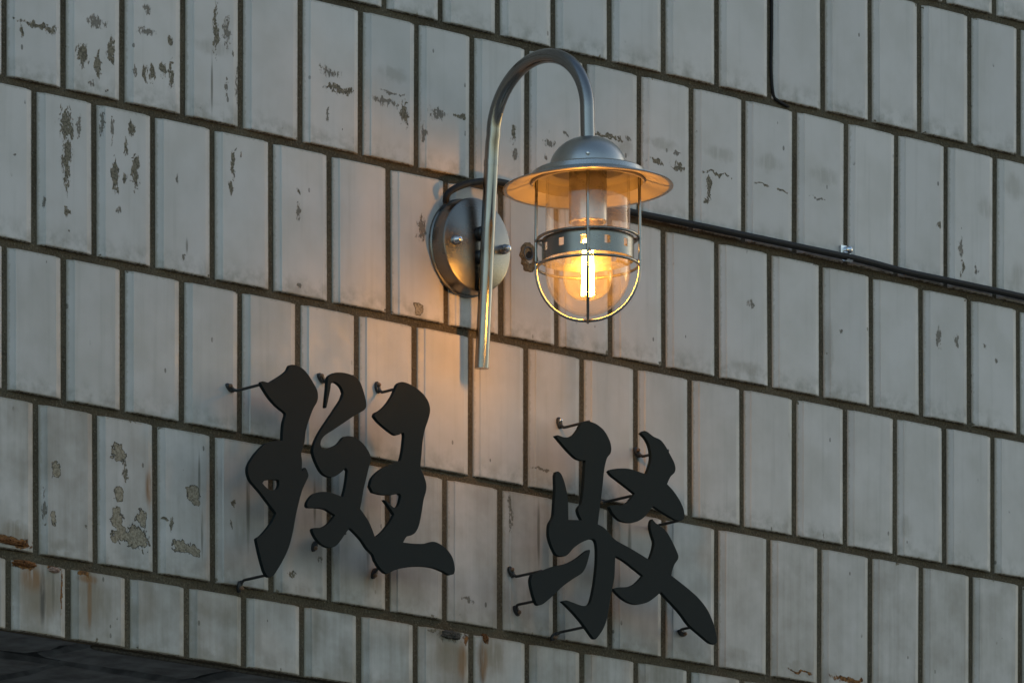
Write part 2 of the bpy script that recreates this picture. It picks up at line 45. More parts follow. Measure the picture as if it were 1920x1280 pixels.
M=[['peel', 1.0, 3994.8, 37.3, 4.2], ['peel', -21.6, 3983.7, 4.6, 9.8], ['peel', 20.5, 3993.2, 14.0, 6.3], ['peel', 71.8, 3971.9, 11.3, 15.5], ['peel', 94.7, 3965.2, 5.7, 19.7], ['peel', 114.4, 3983.9, 8.5, 21.2], ['scuff', 92.3, 4013.9, 24.6, 8.6], ['scuff', 84.1, 3942.0, 6.6, 6.1], ['scuff', 108.7, 3935.6, 3.3, 3.1], ['scuff', 170.5, 4014.8, 19.9, 6.2], ['scuff', 152.3, 3968.0, 4.1, 11.1], ['peel', 168.1, 3967.5, 4.8, 12.8], ['peel', 178.8, 3969.9, 4.8, 12.8], ['peel', 195.5, 3977.0, 5.7, 9.9], ['peel', 208.8, 3971.7, 6.7, 18.5], ['peel', 207.1, 4009.8, 4.8, 6.4], ['scuff', 170.5, 4040.7, 8.3, 7.4], ['peel', 278.3, 4032.9, 5.8, 32.9], ['scuff', 295.9, 4034.6, 11.0, 26.1], ['scuff', 295.9, 3970.5, 4.2, 17.4], ['streak', 272.4, 3969.8, 2.5, 43.5], ['scuff', 306.1, 4009.5, 5.1, 6.2], ['scuff', 312.8, 3976.4, 3.4, 31.1], ['dirt', 274.9, 4013.7, 37.9, 12.4], ['peel', 476.1, 3998.1, 27.9, 5.8], ['scuff', 462.3, 4016.6, 20.7, 8.8], ['scuff', 458.8, 3965.7, 3.4, 18.9], ['scuff', 550.8, 3996.4, 31.5, 6.3], ['peel', 581.4, 3987.4, 9.1, 17.5], ['dirt', 562.1, 4029.9, 35.1, 11.4], ['scuff', 562.1, 4007.7, 26.3, 3.2], ['scuff', 636.8, 3996.3, 21.2, 11.5], ['peel', 674.0, 3999.8, 14.3, 4.4], ['scuff', 616.6, 3968.9, 4.4, 17.8], ['peel', 764.2, 3992.5, 6.2, 14.8], ['scuff', 766.0, 3967.1, 9.0, 12.8], ['scuff', 824.7, 3990.6, 14.5, 5.2], ['scuff', 817.4, 3972.0, 4.5, 9.0], ['scuff', 851.9, 4006.5, 9.1, 6.5], ['peel', 925.0, 4014.3, 29.6, 3.0], ['dirt', 954.4, 4004.7, 16.6, 11.7], ['scuff', 960.0, 4016.0, 7.4, 6.5], ['peel', 1008.1, 3996.2, 15.0, 3.8], ['peel', 1047.1, 3997.1, 15.0, 6.0], ['scuff', 1043.4, 4010.9, 11.2, 2.6], ['dirt', 1017.3, 4019.9, 37.3, 9.1], ['peel', 1112.7, 3998.9, 28.2, 2.3], ['peel', 1101.4, 3979.4, 5.4, 22.6], ['peel', 1096.7, 3961.6, 6.5, 6.0], ['dirt', 1120.2, 4024.4, 34.0, 11.8], ['peel', 1194.1, 3997.8, 15.3, 2.4], ['peel', 1231.2, 3996.3, 9.9, 2.4], ['dirt', 1210.2, 4027.4, 36.3, 14.5], ['scuff', 1296.5, 3996.4, 21.2, 2.0], ['dirt', 1306.1, 4025.9, 34.8, 14.6], ['peel', 1518.3, 3997.7, 5.7, 6.2], ['peel', 1560.1, 3948.6, 4.6, 14.0], ['scuff', 1586.0, 3949.1, 6.0, 10.8], ['scuff', 1558.1, 3974.0, 8.0, 16.2], ['dirt', 1656.3, 4067.0, 24.2, 20.4], ['dirt', 1664.4, 3952.6, 16.2, 27.2], ['dirt', 1606.1, 4032.1, 20.1, 20.3], ['peel', 46.5, 3887.0, 13.1, 23.9], ['peel', 47.3, 3847.4, 8.4, 40.8], ['scuff', 66.1, 3887.1, 4.1, 22.0], ['peel', 48.1, 3788.8, 6.6, 7.0], ['scuff', 13.2, 3793.2, 3.2, 8.5], ['scuff', -29.7, 3841.3, 3.2, 3.0], ['scuff', 102.9, 3897.9, 5.7, 27.0], ['peel', 121.0, 3839.4, 8.5, 24.0], ['scuff', 116.9, 3892.1, 4.1, 20.9], ['peel', 146.6, 3900.0, 5.7, 11.3], ['peel', 151.5, 3851.5, 7.6, 25.5], ['peel', 138.3, 3876.5, 3.8, 12.7], ['scuff', 126.8, 3801.5, 6.6, 7.4], ['peel', 138.3, 3840.2, 4.7, 8.5], ['peel', 306.1, 3882.0, 3.9, 24.3], ['peel', 303.5, 3855.4, 4.9, 10.0], ['scuff', 318.7, 3896.4, 3.4, 5.0], ['peel', 410.7, 3865.8, 4.9, 4.3], ['scuff', 410.7, 3842.0, 5.1, 16.3], ['scuff', 217.9, 3852.6, 4.2, 6.2], ['scuff', 49.8, 3765.9, 3.3, 3.1], ['scuff', 228.8, 3764.6, 5.0, 7.4], ['streak', 233.0, 3777.6, 2.5, 12.4], ['chip', 606.0, 3758.9, 8.1, 7.3], ['scuff', 610.4, 3853.6, 12.3, 19.1], ['scuff', 410.7, 3757.4, 5.1, 5.0], ['chip', 30.2, 3490.6, 6.5, 11.2], ['scuff', 14.0, 3445.8, 4.1, 26.8], ['chip', 27.0, 3435.3, 5.6, 7.7], ['dirt', 36.7, 3406.0, 24.4, 8.6], ['scuff', 75.9, 3429.3, 3.3, 3.1], ['chip', 126.8, 3523.1, 11.4, 11.3], ['peel', 137.5, 3500.0, 4.7, 14.1], ['chip', 126.8, 3475.8, 7.6, 9.9], ['chip', 124.3, 3444.8, 9.5, 18.4], ['chip', 130.9, 3428.4, 15.2, 9.9], ['chip', 154.8, 3428.4, 19.0, 15.6], ['chip', 162.3, 3451.5, 8.6, 11.3], ['rustsoft', 174.7, 3488.2, 8.7, 31.9], ['chip', 120.2, 3422.7, 5.7, 5.7], ['chip', 243.8, 3492.4, 11.6, 9.3], ['chip', 247.2, 3481.0, 5.8, 5.7], ['chip', 224.6, 3427.3, 13.5, 7.1], ['chip', 243.0, 3424.7, 13.5, 6.4], ['peel', 208.8, 3450.1, 4.8, 10.7], ['peel', 197.9, 3456.1, 7.7, 2.8], ['streak', 253.1, 3507.8, 2.5, 43.4], ['streak', 257.3, 3446.4, 2.5, 37.2], ['streak', 329.7, 3489.9, 4.2, 68.6], ['peel', 305.2, 3488.6, 5.8, 3.6], ['scuff', 302.7, 3461.5, 4.2, 7.5], ['dirt', 317.1, 3454.0, 15.2, 37.4], ['peel', 400.4, 3417.0, 6.9, 5.0], ['brown', 6.7, 3344.3, 47.1, 45.7], ['brown', 659.0, 3347.8, 37.3, 35.1], ['brown', 730.2, 3359.4, 28.7, 32.0], ['brown', 84.1, 3353.8, 27.9, 42.9], ['brown', -29.7, 3409.7, 32.3, 15.8], ['streakdark', 712.3, 3347.7, 5.4, 36.8], ['streak', 27.0, 3349.8, 3.2, 30.5], ['rustsoft', -5.4, 3361.1, 24.3, 21.0], ['rust', -33.7, 3400.1, 37.1, 6.7], ['dirt', -29.7, 3418.9, 24.2, 7.3], ['rust', -15.9, 3376.2, 19.4, 6.1], ['peel', 10.7, 3380.8, 2.8, 9.8], ['rust', 27.0, 3377.9, 11.4, 4.9], ['streakdark', 10.7, 3341.7, 6.1, 43.5], ['rust', 40.0, 3350.2, 2.4, 26.9], ['dirt', -9.5, 3342.3, 19.4, 28.0], ['dirt', 27.0, 3343.7, 14.6, 28.1], ['rust', 74.2, 3377.1, 10.6, 5.5], ['rustsoft', 82.4, 3347.5, 4.9, 42.3], ['rustsoft', 80.0, 3371.7, 19.7, 7.0], ['dirt', 96.4, 3346.1, 32.9, 24.5], ['scuff', 688.3, 3422.8, 16.0, 5.7], ['peel', 659.0, 3376.5, 27.6, 8.8], ['rust', 686.5, 3374.7, 7.1, 7.7], ['rustsoft', 679.4, 3347.0, 12.0, 32.3], ['dirt', 629.8, 3344.4, 12.4, 26.7], ['dirt', 659.0, 3354.2, 30.2, 22.9], ['peel', 632.4, 3379.7, 14.2, 2.9], ['rust', 716.8, 3380.2, 5.4, 9.0], ['rustsoft', 713.2, 3351.0, 10.7, 32.4], ['dirt', 730.2, 3365.8, 16.1, 25.6], ['rust', 1264.7, 3403.8, 26.9, 2.7], ['rust', 1351.6, 3403.9, 35.0, 4.0], ['dirt', 1253.2, 3411.0, 19.2, 5.3], ['scuff', 1306.1, 3580.2, 2.9, 9.3], ['scuff', 1516.4, 3855.1, 5.9, 18.9], ['scuff', 1551.1, 3854.7, 6.0, 13.5], ['scuff', 1602.0, 3855.2, 5.0, 6.8], ['scuff', 1623.1, 3840.6, 5.0, 4.8], ['scuff', 1175.1, 3847.1, 7.6, 6.6], ['scuff', 1337.1, 3837.4, 4.8, 6.7], ['dirt', 1167.5, 3766.9, 38.0, 10.5], ['dirt', 1335.1, 3753.8, 38.8, 9.3], ['dirt', 1153.3, 3412.5, 34.1, 9.2], ['dirt', 1315.8, 3807.7, 9.7, 59.9], ['dirt', 1457.1, 3609.5, 11.8, 20.1], ['scuff', 562.1, 3523.3, 4.4, 3.2], ['scuff', 445.0, 3438.9, 5.2, 3.8], ['scuff', 811.1, 3594.3, 23.5, 3.2], ['scuff', 759.8, 3536.2, 3.6, 38.5], ['streak', 806.6, 3516.5, 3.6, 51.5], ['streak', 436.4, 3506.9, 3.4, 37.7], ['streak', 522.9, 3473.9, 4.4, 44.2], ['dirt', 531.6, 3424.5, 22.7, 16.4], ['dirt', 897.5, 3430.9, 18.3, 19.4], ['dirt', 802.1, 3438.7, 27.1, 16.7], ['streak', 961.8, 3523.3, 4.6, 39.0]]

# ------------------------------------------------------------------ helpers
def link(o, parent=None):
    COL.objects.link(o)
    if parent is not None:
        o.parent = parent
        o.matrix_parent_inverse = parent.matrix_basis.inverted()
    return o

def tag(o, label=None, cat=None, group=None, kind=None):
    for k, v in (('label', label), ('category', cat), ('group', group), ('kind', kind)):
        if v: o[k] = v
    return o

def empty(name, loc):
    o = bpy.data.objects.new(name, None); o.location = loc; o.empty_display_size = .05
    return link(o)

def obj(name, verts, faces, mat, parent=None, smooth=False, loc=None):
    me = bpy.data.meshes.new(name)
    if loc is not None:
        L = Vector(loc); verts = [Vector(v) - L for v in verts]
    me.from_pydata([tuple(v) for v in verts], [], faces); me.update()
    if smooth is True:
        for p in me.polygons: p.use_smooth = True
    elif smooth:
        for p in me.polygons: p.use_smooth = True
        me.set_sharp_from_angle(angle=R(smooth))
    if mat: me.materials.append(mat)
    o = bpy.data.objects.new(name, me)
    if loc is not None: o.location = loc
    return link(o, parent)

def box(x0, x1, y0, y1, z0, z1):
    v = [(x0,y0,z0),(x1,y0,z0),(x1,y1,z0),(x0,y1,z0),(x0,y0,z1),(x1,y0,z1),(x1,y1,z1),(x0,y1,z1)]
    f = [(0,3,2,1),(4,5,6,7),(0,1,5,4),(1,2,6,5),(2,3,7,6),(3,0,4,7)]
    return v, f

def lathe(profile, c=(0,0,0), axis='Z', n=48, close=False):
    """profile [(r,h)]; turned about the axis through c"""
    V, F = [], []
    for r, h in profile:
        for k in range(n):
            a = 2*math.pi*k/n
            p = (r*math.cos(a), r*math.sin(a), h)
            if axis == 'Y': p = (p[0], h, p[1])
            V.append((c[0]+p[0], c[1]+p[1], c[2]+p[2]))
    m = len(profile)
    for i in range(m if close else m-1):
        j = (i+1) % m
        for k in range(n):
            l = (k+1) % n
            F.append((i*n+k, i*n+l, j*n+l, j*n+k))
    return V, F

def tube(path, rad, n=10, cap=True, closed=False):
    P = [Vector(p) for p in path]; m = len(P)
    rads = rad if isinstance(rad, (list, tuple)) else [rad]*m
    T = []
    for i in range(m):
        a = P[(i-1) % m] if (closed or i > 0) else P[i]
        b = P[(i+1) % m] if (closed or i < m-1) else P[i]
        T.append((b-a).normalized())
    u = T[0].orthogonal().normalized()
    V, F = [], []
    for i in range(m):
        u = (u - T[i]*u.dot(T[i])).normalized(); w = T[i].cross(u)
        for k in range(n):
            a = 2*math.pi*k/n
            V.append(P[i] + (u*math.cos(a) + w*math.sin(a))*rads[i])
    for i in range(m if closed else m-1):
        j = (i+1) % m
        for k in range(n):
            l = (k+1) % n
            F.append((i*n+k, j*n+k, j*n+l, i*n+l))
    if cap and not closed:
        F.append(tuple(range(n))); F.append(tuple(range((m-1)*n, m*n))[::-1])
    return V, F

def catmull(pts, seg=5):
    P = [Vector(p) for p in pts]; out = []
    for i in range(len(P)-1):
        p0 = P[max(i-1,0)]; p1 = P[i]; p2 = P[i+1]; p3 = P[min(i+2,len(P)-1)]
        for s in range(seg):
            t = s/seg
            out.append(.5*((2*p1)+(p2-p0)*t+(2*p0-5*p1+4*p2-p3)*t*t+(3*p1-p0-3*p2+p3)*t**3))
    out.append(P[-1]); return out

# ------------------------------------------------------------------ materials
class NT:
    def __init__(s, name):
        s.m = bpy.data.materials.new(name); s.m.use_nodes = True
        s.n = s.m.node_tree.nodes; s.l = s.m.node_tree.links
        s.b = s.n['Principled BSDF']; s.out = s.n['Material Output']
    def put(s, v, sock):
        if hasattr(v, 'is_output'): s.l.new(v, sock)
        elif v is not None: sock.default_value = v
    def math(s, op, a, b=None, c=None, clamp=False):
        q = s.n.new('ShaderNodeMath'); q.operation = op; q.use_clamp = clamp
        for i, v in enumerate((a, b, c)):
            if v is not None: s.put(v, q.inputs[i])
        return q.outputs[0]
    def vec(s, op, a, b=None):
        q = s.n.new('ShaderNodeVectorMath'); q.operation = op
        s.put(a, q.inputs[0])
        if b is not None: s.put(b, q.inputs[1])
        return q.outputs['Value' if op in ('LENGTH','DOT_PRODUCT') else 'Vector']
    def ramp(s, v, a, b, lo=0., hi=1.):
        q = s.n.new('ShaderNodeMapRange'); q.interpolation_type = 'SMOOTHSTEP'
        for i, x in enumerate((v, a, b, lo, hi)): s.put(x, q.inputs[i])
        return q.outputs[0]
    def mix(s, f, a, b, mode='MIX'):
        q = s.n.new('ShaderNodeMix'); q.data_type = 'RGBA'; q.blend_type = mode
        s.put(f, q.inputs[0])
        for v, i in ((a, 6), (b, 7)):
            if isinstance(v, tuple): v = v + (1,) if len(v) == 3 else v
            s.put(v, q.inputs[i])
        return q.outputs[2]
    def noise(s, co, scale, detail=3., rough=.55, dist=0.):
        q = s.n.new('ShaderNodeTexNoise'); s.put(co, q.inputs['Vector'])
        q.inputs['Scale'].default_value = scale; q.inputs['Detail'].default_value = detail
        q.inputs['Roughness'].default_value = rough; q.inputs['Distortion'].default_value = dist
        return q.outputs[0]
    def coord(s, which='Object'): 
        q = s.n.new('ShaderNodeTexCoord'); return q.outputs[which]
    def attr(s, name):
        q = s.n.new('ShaderNodeAttribute'); q.attribute_type = 'OBJECT'; q.attribute_name = name; return q.outputs['Fac']
    def rand(s): return s.n.new('ShaderNodeObjectInfo').outputs['Random']
    def sep(s, v):
        q = s.n.new('ShaderNodeSeparateXYZ'); s.put(v, q.inputs[0]); return q.outputs
    def comb(s, x, y, z):
        q = s.n.new('ShaderNodeCombineXYZ')
        for i, v in enumerate((x, y, z)): s.put(v, q.inputs[i])
        return q.outputs[0]
    def bump(s, h, dist=.001, strength=1., prev=None):
        q = s.n.new('ShaderNodeBump'); q.inputs['Strength'].default_value = strength; q.inputs['Distance'].default_value = dist
        s.put(h, q.inputs['Height'])
        if prev is not None: s.l.new(prev, q.inputs['Normal'])
        return q.outputs[0]
    def set(s, **k):
        for a, v in k.items():
            if isinstance(v, tuple) and len(v) == 3: v = v + (1,)
            s.put(v, s.b.inputs[a.replace('_', ' ')])
        return s.m

GROUT = (.115, .090, .058)
def tile_material(name, marks=()):
    t = NT(name); co = t.coord(); rnd = t.rand()
    off = t.vec('ADD', co, t.comb(t.math('MULTIPLY', rnd, 7.3), t.math('MULTIPLY', rnd, 3.1), t.math('MULTIPLY', rnd, 5.7)))
    X, Y, Z = t.sep(co); hw, hh = t.attr('half_width'), t.attr('half_height')
    # glaze: cool off-white, each firing a little different, faint clouds
    c = t.mix(rnd, (.525, .488, .457), (.580, .535, .497))
    c = t.mix(t.ramp(t.noise(off, 16, 3), .35, .7), c, t.mix(1., c, (.90, .90, .88), 'MULTIPLY'))
    # rain streaks: long vertical noise
    st = t.noise(t.vec('MULTIPLY', off, (1., 1., .05)), 95, 3, .6)
    c = t.mix(t.math('MULTIPLY', t.ramp(st, .52, .78), .15), c, (.25, .24, .20))
    # dirt gathered along the lower edge and the joints
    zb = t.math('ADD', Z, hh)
    grime_shade = t.math('MULTIPLY', t.attr('grime_shade'), t.ramp(t.math('ADD', t.math('MULTIPLY', st, .3), t.math('MULTIPLY', t.noise(off, 22, 4), .75)), .12, .86))
    c = t.mix(grime_shade, c, (.205, .180, .140))  # grime mixed with painted shading that deepens down the wall
    n1 = t.noise(off, 60, 4, .6)
    low = t.math('MULTIPLY', t.ramp(zb, .034, .0), t.ramp(n1, .36, .72))
    c = t.mix(t.math('MULTIPLY', low, .6), c, (.20, .185, .145))
    ex = t.math('SUBTRACT', hw, t.math('ABSOLUTE', X)); ez = t.math('SUBTRACT', hh, t.math('ABSOLUTE', Z))
    nf = t.noise(off, 240, 4, .65)
    wob = t.math('MULTIPLY', t.math('SUBTRACT', nf, .5), .008)
    edge = t.math('ADD', t.math('MINIMUM', ex, ez), wob)
    rim = t.ramp(edge, .0034, .0008)
    c = t.mix(t.math('MULTIPLY', rim, .50), c, (.25, .215, .15))
    broken = t.ramp(edge, -.0008, -.0016)
    bed = t.ramp(t.math('ADD', zb, t.math('MULTIPLY', wob, .8)), .0006, -.0002)
    broken = t.math('MAXIMUM', broken, bed)
    c = t.mix(broken, c, GROUT)
    # pin holes in the glaze
    vo = t.n.new('ShaderNodeTexVoronoi'); vo.inputs['Scale'].default_value = 95; t.l.new(t.vec('MULTIPLY', off, (1., 0., .55)), vo.inputs['Vector'])
    vcol = t.sep(vo.outputs['Color'])[0]
    pin = t.math('MULTIPLY', t.math('LESS_THAN', vo.outputs['Distance'], t.math('MULTIPLY', vcol, .17)), t.math('GREATER_THAN', vcol, .90))
    pin = t.math('MULTIPLY', pin, t.ramp(t.noise(off, 26, 2), .50, .60))
    c = t.mix(t.math('MULTIPLY', pin, .75), c, (.07, .058, .04))
    rough = t.ramp(n1, .3, .7, .42, .58)
    rough = t.math('MAXIMUM', rough, t.math('MULTIPLY', broken, .9))
    height = t.math('ADD', t.math('MULTIPLY', t.noise(off, 70, 2), .35), t.math('MULTIPLY', t.noise(off, 420, 3), .14))
    cut = None
    kinds = {}
    for k in marks: kinds.setdefault(k[0], []).append(k[1:])
    wn_ = t.n.new('ShaderNodeTexNoise'); wn_.inputs['Scale'].default_value = 75; wn_.inputs['Detail'].default_value = 4
    t.l.new(off, wn_.inputs['Vector'])
    warp = t.vec('ADD', co, t.vec('MULTIPLY', t.vec('SUBTRACT', wn_.outputs['Color'], (.5, .5, .5)), (.013, 0., .016)))
    def field(lst, co=co):
        M = None
        for (x, z, rx, rz) in lst:
            e = t.vec('LENGTH', t.vec('MULTIPLY', t.vec('SUBTRACT', co, (x, 0., z)), (1./rx, 0., 1./rz)))
            v = t.math('SUBTRACT', 1., e)
            M = v if M is None else t.math('MAXIMUM', M, v)
        return M
    slant = t.vec('MULTIPLY', off, (1., 1., .62))
    for kd, lst in kinds.items():
        M = field(lst, co if kd in ('streak', 'streakdark', 'rustsoft') else warp)
        if kd in ('dirt', 'brown', 'rustsoft', 'streak', 'streakdark'):
            # soaked-in stains: soft, broken by vertical noise
            s = t.ramp(M, 0., .7)
            s = t.math('MULTIPLY', s, t.ramp(t.noise(t.vec('MULTIPLY', off, (1., 1., .12)), 150, 4, .6), .18, .58))
            amt, cc = {'dirt': (.36, (.20, .17, .12)), 'brown': (.62, (.17, .125, .07)), 'rustsoft': (.9, (.19, .085, .02)), 'streak': (.8, (.10, .09, .065)), 'streakdark': (.95, (.045, .04, .03))}[kd]
            c = t.mix(t.math('MULTIPLY', s, amt), c, cc)
            continue
        if kd == 'scuff':
            # fine speckle of pin-point losses
            nn = t.noise(t.vec('MULTIPLY', off, (1., 1., .45)), 330, 4, .7, .6)
            s = t.ramp(t.math('ADD', t.math('MULTIPLY', M, .36), nn), .66, .70)
            s = t.math('MULTIPLY', s, t.ramp(M, -.05, .15))
            s = t.math('MULTIPLY', s, .85); cc = t.mix(t.noise(off, 500, 2), (.06, .05, .035), (.19, .165, .125))
        elif kd == 'peel':
            # small flakes with the dark scratch coat showing
            nn = t.noise(slant, 210, 6, .66, .8)
            g = t.math('ADD', M, t.math('MULTIPLY', t.math('SUBTRACT', nn, .5), 2.9))
            s = t.ramp(g, .26, .38); cc = t.mix(t.ramp(t.noise(off, 420, 3), .35, .65), (.095, .080, .055), (.22, .188, .135))
        elif kd == 'chip':
            # glaze fallen off down to the tan body, dark undercut lip
            nn = t.noise(off, 130, 5, .6, .4)
            g = t.math('ADD', M, t.math('MULTIPLY', t.math('SUBTRACT', nn, .5), 2.1))
            s = t.ramp(g, .05, .10)
            body = t.mix(t.ramp(t.noise(off, 380, 4, .7), .3, .7), (.15, .12, .08), (.37, .31, .225))
            cc = t.mix(t.ramp(g, .10, .30), (.035, .03, .022), body)
        else:
            # rust bloom
            nn = t.noise(off, 170, 5, .65, .5)
            g = t.math('ADD', M, t.math('MULTIPLY', t.math('SUBTRACT', nn, .5), 1.5))
            s = t.ramp(g, .08, .30)
            cc = t.mix(t.ramp(t.noise(off, 260, 4, .7), .35, .65), (.05, .024, .012), (.27, .115, .03))
        c = t.mix(s, c, cc)
        rough = t.math('MAXIMUM', rough, t.math('MULTIPLY', s, .92))
        cut = s if cut is None else t.math('MAXIMUM', cut, s)
    nrm = t.bump(height, .0006, .55)
    if cut is not None:
        rel = t.math('SUBTRACT', t.math('MULTIPLY', t.math('MULTIPLY', t.noise(off, 330, 4, .7), cut), .6), cut)
        nrm = t.bump(rel, .0012, .9, nrm)
    return t.set(Base_Color=c, Roughness=rough, Normal=nrm, Specular_IOR_Level=.36)

def grout_material():
    t = NT('grout'); co = t.coord()
    n = t.noise(co, 330, 5, .8); n2 = t.noise(co, 14, 4); n3 = t.noise(co, 900, 2, .5)
    c = t.mix(t.ramp(n2, .3, .7), (.092, .073, .047), (.142, .114, .074))
    c = t.mix(t.ramp(n, .54, .68), c, (.27, .23, .165))
    c = t.mix(t.ramp(n, .47, .34), c, (.038, .032, .023))
    h = t.math('ADD', n, t.math('MULTIPLY', n3, .5))
    return t.set(Base_Color=c, Roughness=.95, Specular_IOR_Level=.2, Normal=t.bump(h, .003, 1.))

def steel(name, col=(.31, .295, .272), rough=.22, grain=(1., 1., 30.), amount=.12):
    t = NT(name); co = t.coord()
    g = t.noise(t.vec('MULTIPLY', co, grain), 260, 3, .6)
    sm = t.noise(co, 22, 4)
    r = t.math('ADD', t.math('MULTIPLY', t.math('SUBTRACT', g, .5), amount), t.ramp(sm, .3, .75, rough, rough + .10))
    c = t.mix(t.ramp(sm, .45, .8), col, tuple(v * .86 for v in col))
    return t.set(Base_Color=c, Metallic=1., Roughness=r, Normal=t.bump(g, .0002, .25))

def plain(name, col, rough=.5, metal=0., var=.15, scale=120, spec=.5, bump=.0003):
    t = NT(name); co = t.coord(); n = t.noise(co, scale, 4)
    c = t.mix(t.ramp(n, .3, .7), tuple(v * (1 - var) for v in col), tuple(min(1., v * (1 + var)) for v in col))
    return t.set(Base_Color=c, Roughness=t.ramp(n, .3, .7, max(.02, rough - .06), rough + .06), Metallic=metal, Specular_IOR_Level=spec, Normal=t.bump(n, bump, .5))

def clear_glass(name, tint, ior, rough, glow_haze):
    t = NT(name)
    tr = t.n.new('ShaderNodeBsdfTransparent'); tr.inputs[0].default_value = tint + (1,)
    gl = t.n.new('ShaderNodeBsdfGlossy'); gl.inputs['Roughness'].default_value = rough
    lw = t.n.new('ShaderNodeLayerWeight'); lw.inputs[0].default_value = .5
    f0 = ((ior - 1) / (ior + 1)) ** 2                       # Schlick, the same from either side of the thin wall
    fr = t.math('ADD', f0, t.math('MULTIPLY', 1 - f0, t.math('POWER', lw.outputs['Facing'], 5.)))
    mx = t.n.new('ShaderNodeMixShader')
    du = t.n.new('ShaderNodeBsdfTranslucent'); du.inputs[0].default_value = (.8, .68, .50, 1)  # amber film added to the clear glass to imitate bulb glow
    m0 = t.n.new('ShaderNodeMixShader'); t.l.new(t.ramp(t.noise(t.coord(), 60, 4), .2, .8, glow_haze * .6, glow_haze * 1.4), m0.inputs[0])
    t.l.new(tr.outputs[0], m0.inputs[1]); t.l.new(du.outputs[0], m0.inputs[2])
    t.l.new(fr, mx.inputs[0]); t.l.new(m0.outputs[0], mx.inputs[1]); t.l.new(gl.outputs[0], mx.inputs[2])
    t.l.new(mx.outputs[0], t.out.inputs[0]); t.n.remove(t.b)
    return t.m

def glow(name, col, strength):
    t = NT(name); e = t.n.new('ShaderNodeEmission'); e.inputs[0].default_value = col + (1,); e.inputs[1].default_value = strength
    t.l.new(e.outputs[0], t.out.inputs[0]); t.n.remove(t.b); return t.m

M_GROUT = grout_material()
M_TILE = tile_material('glazed_tile')
M_STEEL = steel('brushed_steel')
M_TUBE = steel('brushed_tube', col=(.235, .225, .21), rough=.14, grain=(30., 30., 1.), amount=.10)
M_PLATE = steel('brushed_plate', col=(.20, .192, .175), rough=.25, amount=.10)
M_SHADE = steel('satin_shade', col=(.44, .425, .39), rough=.27, grain=(4., 4., 4.))
M_LINING = plain('satin_lining', (.42, .36, .27), .42, metal=.35, var=.05)
M_BAND = steel('smoked_band', col=(.22, .215, .20), rough=.24)
M_WIRE = steel('cage_wire_steel', col=(.26, .255, .24), rough=.22)
M_BLACK = plain('black_powder_coat', (.0060, .0102, .0104), .60, var=.12, scale=700, spec=.12, bump=.0002)
M_PIN = plain('black_steel_rod', (.016, .016, .016), .42, spec=.5, scale=300)
M_CABLE = plain('black_rubber', (.010, .010, .0105), .62, scale=200, spec=.25)
M_ZINC = plain('zinc_plated', (.62, .64, .66), .26, metal=1., var=.06)
M_RUSTY = plain('rusted_iron', (.15, .062, .022), .9, var=.6, scale=260, spec=.2, bump=.003)
M_DARKIRON = plain('blackened_iron', (.05, .045, .038), .8, var=.5, scale=300, spec=.3, bump=.003)
M_PLASTER = plain('crumbled_plaster', (.17, .125, .075), .95, var=.45, scale=420, spec=.1, bump=.004)
M_NYLON = plain('grey_nylon_plug', (.06, .065, .07), .5, var=.2)
M_SOCKET = plain('porcelain_socket', (.50, .48, .44), .30, var=.05)
M_STONE = plain('dark_soffit_stone', (.115, .12, .118), .75, var=.5, scale=30, spec=.3, bump=.004)
M_VOID = plain('dark_mortar', (.018, .017, .015), .95, var=.3, scale=200)
M_GLASS = clear_glass('clear_glass', (.97, .965, .95), 1.7, .03, .028)
M_BULB = clear_glass('bulb_glass', (.99, .92, .76), 1.6, .02, .022)
M_FIL = glow('filament_glow', (1.0, .455, .085), 114.)
M_PAVING = plain('concrete_paving', (.20, .20, .19), .9, var=.25, scale=40, spec=.3)

# ------------------------------------------------------------------ ground
g = obj('ground', *box(-400, 400, -400, 400, -.2, 0), M_PAVING); tag(g, kind='structure')

# ------------------------------------------------------------------ tiled wall: one object per tile on a grout bed
JOINT = .0095
GX0, GSTEP = -.5, .1
def hz(k, x):
    L = H[k]; f = max(0., min(len(L) - 1.001, (x - GX0) / GSTEP)); i = int(f)
    return L[i] * (1 - (f - i)) + L[i + 1] * (f - i)
WX0, WX1, WZ0, WZ1 = -.55, 2.22, 3.2995, 4.64
wall = obj('tiled_wall', *box(WX0, WX1, .0050, .0125, WZ0, WZ1), M_GROUT, loc=((WX0 + WX1) / 2, .12, WZ0))
tag(wall, 'weathered wall of tall off-white glazed tiles with dark grout joints', 'wall')

BAND, STEP = .0080, .0012
def tile_mesh(w, h, rng):
    """raised field, one slanted band down either side, eased arrises; local origin at the centre of the face"""
    hw, hh = w / 2, h / 2
    b = BAND * rng.uniform(.92, 1.08)
    xs = [(-hw, .0046), (-hw + .0007, .0034), (-hw + b, .0015), (-hw + b + STEP, 0.), (hw - b - STEP, 0.), (hw - b, .0011), (hw - .0007, .0027), (hw, .0046)]
    zs = [(-hh, .0016), (-hh + .0012, 0.), (hh - .0012, 0.), (hh, .0016)]
    V, F = [], []
    n = len(xs)
    for z, dz in zs:
        for x, dx in xs: V.append((x, dx + dz, z))
    for j in range(3):
        for i in range(n - 1): F.append((j*n+i, j*n+i+1, (j+1)*n+i+1, (j+1)*n+i))
    B = len(V); D = .0110
    for z in (-hh, hh):
        for x in (-hw, hw): V.append((x, D, z))
    F += [(B, B+1) + tuple(range(n-1, -1, -1)), (B+3, B+2) + tuple(3*n+i for i in range(n)),
          (B, 0, n, 2*n, 3*n, B+2), (B+1, B+3, 4*n-1, 3*n-1, 2*n-1, n-1)]
    return V, F

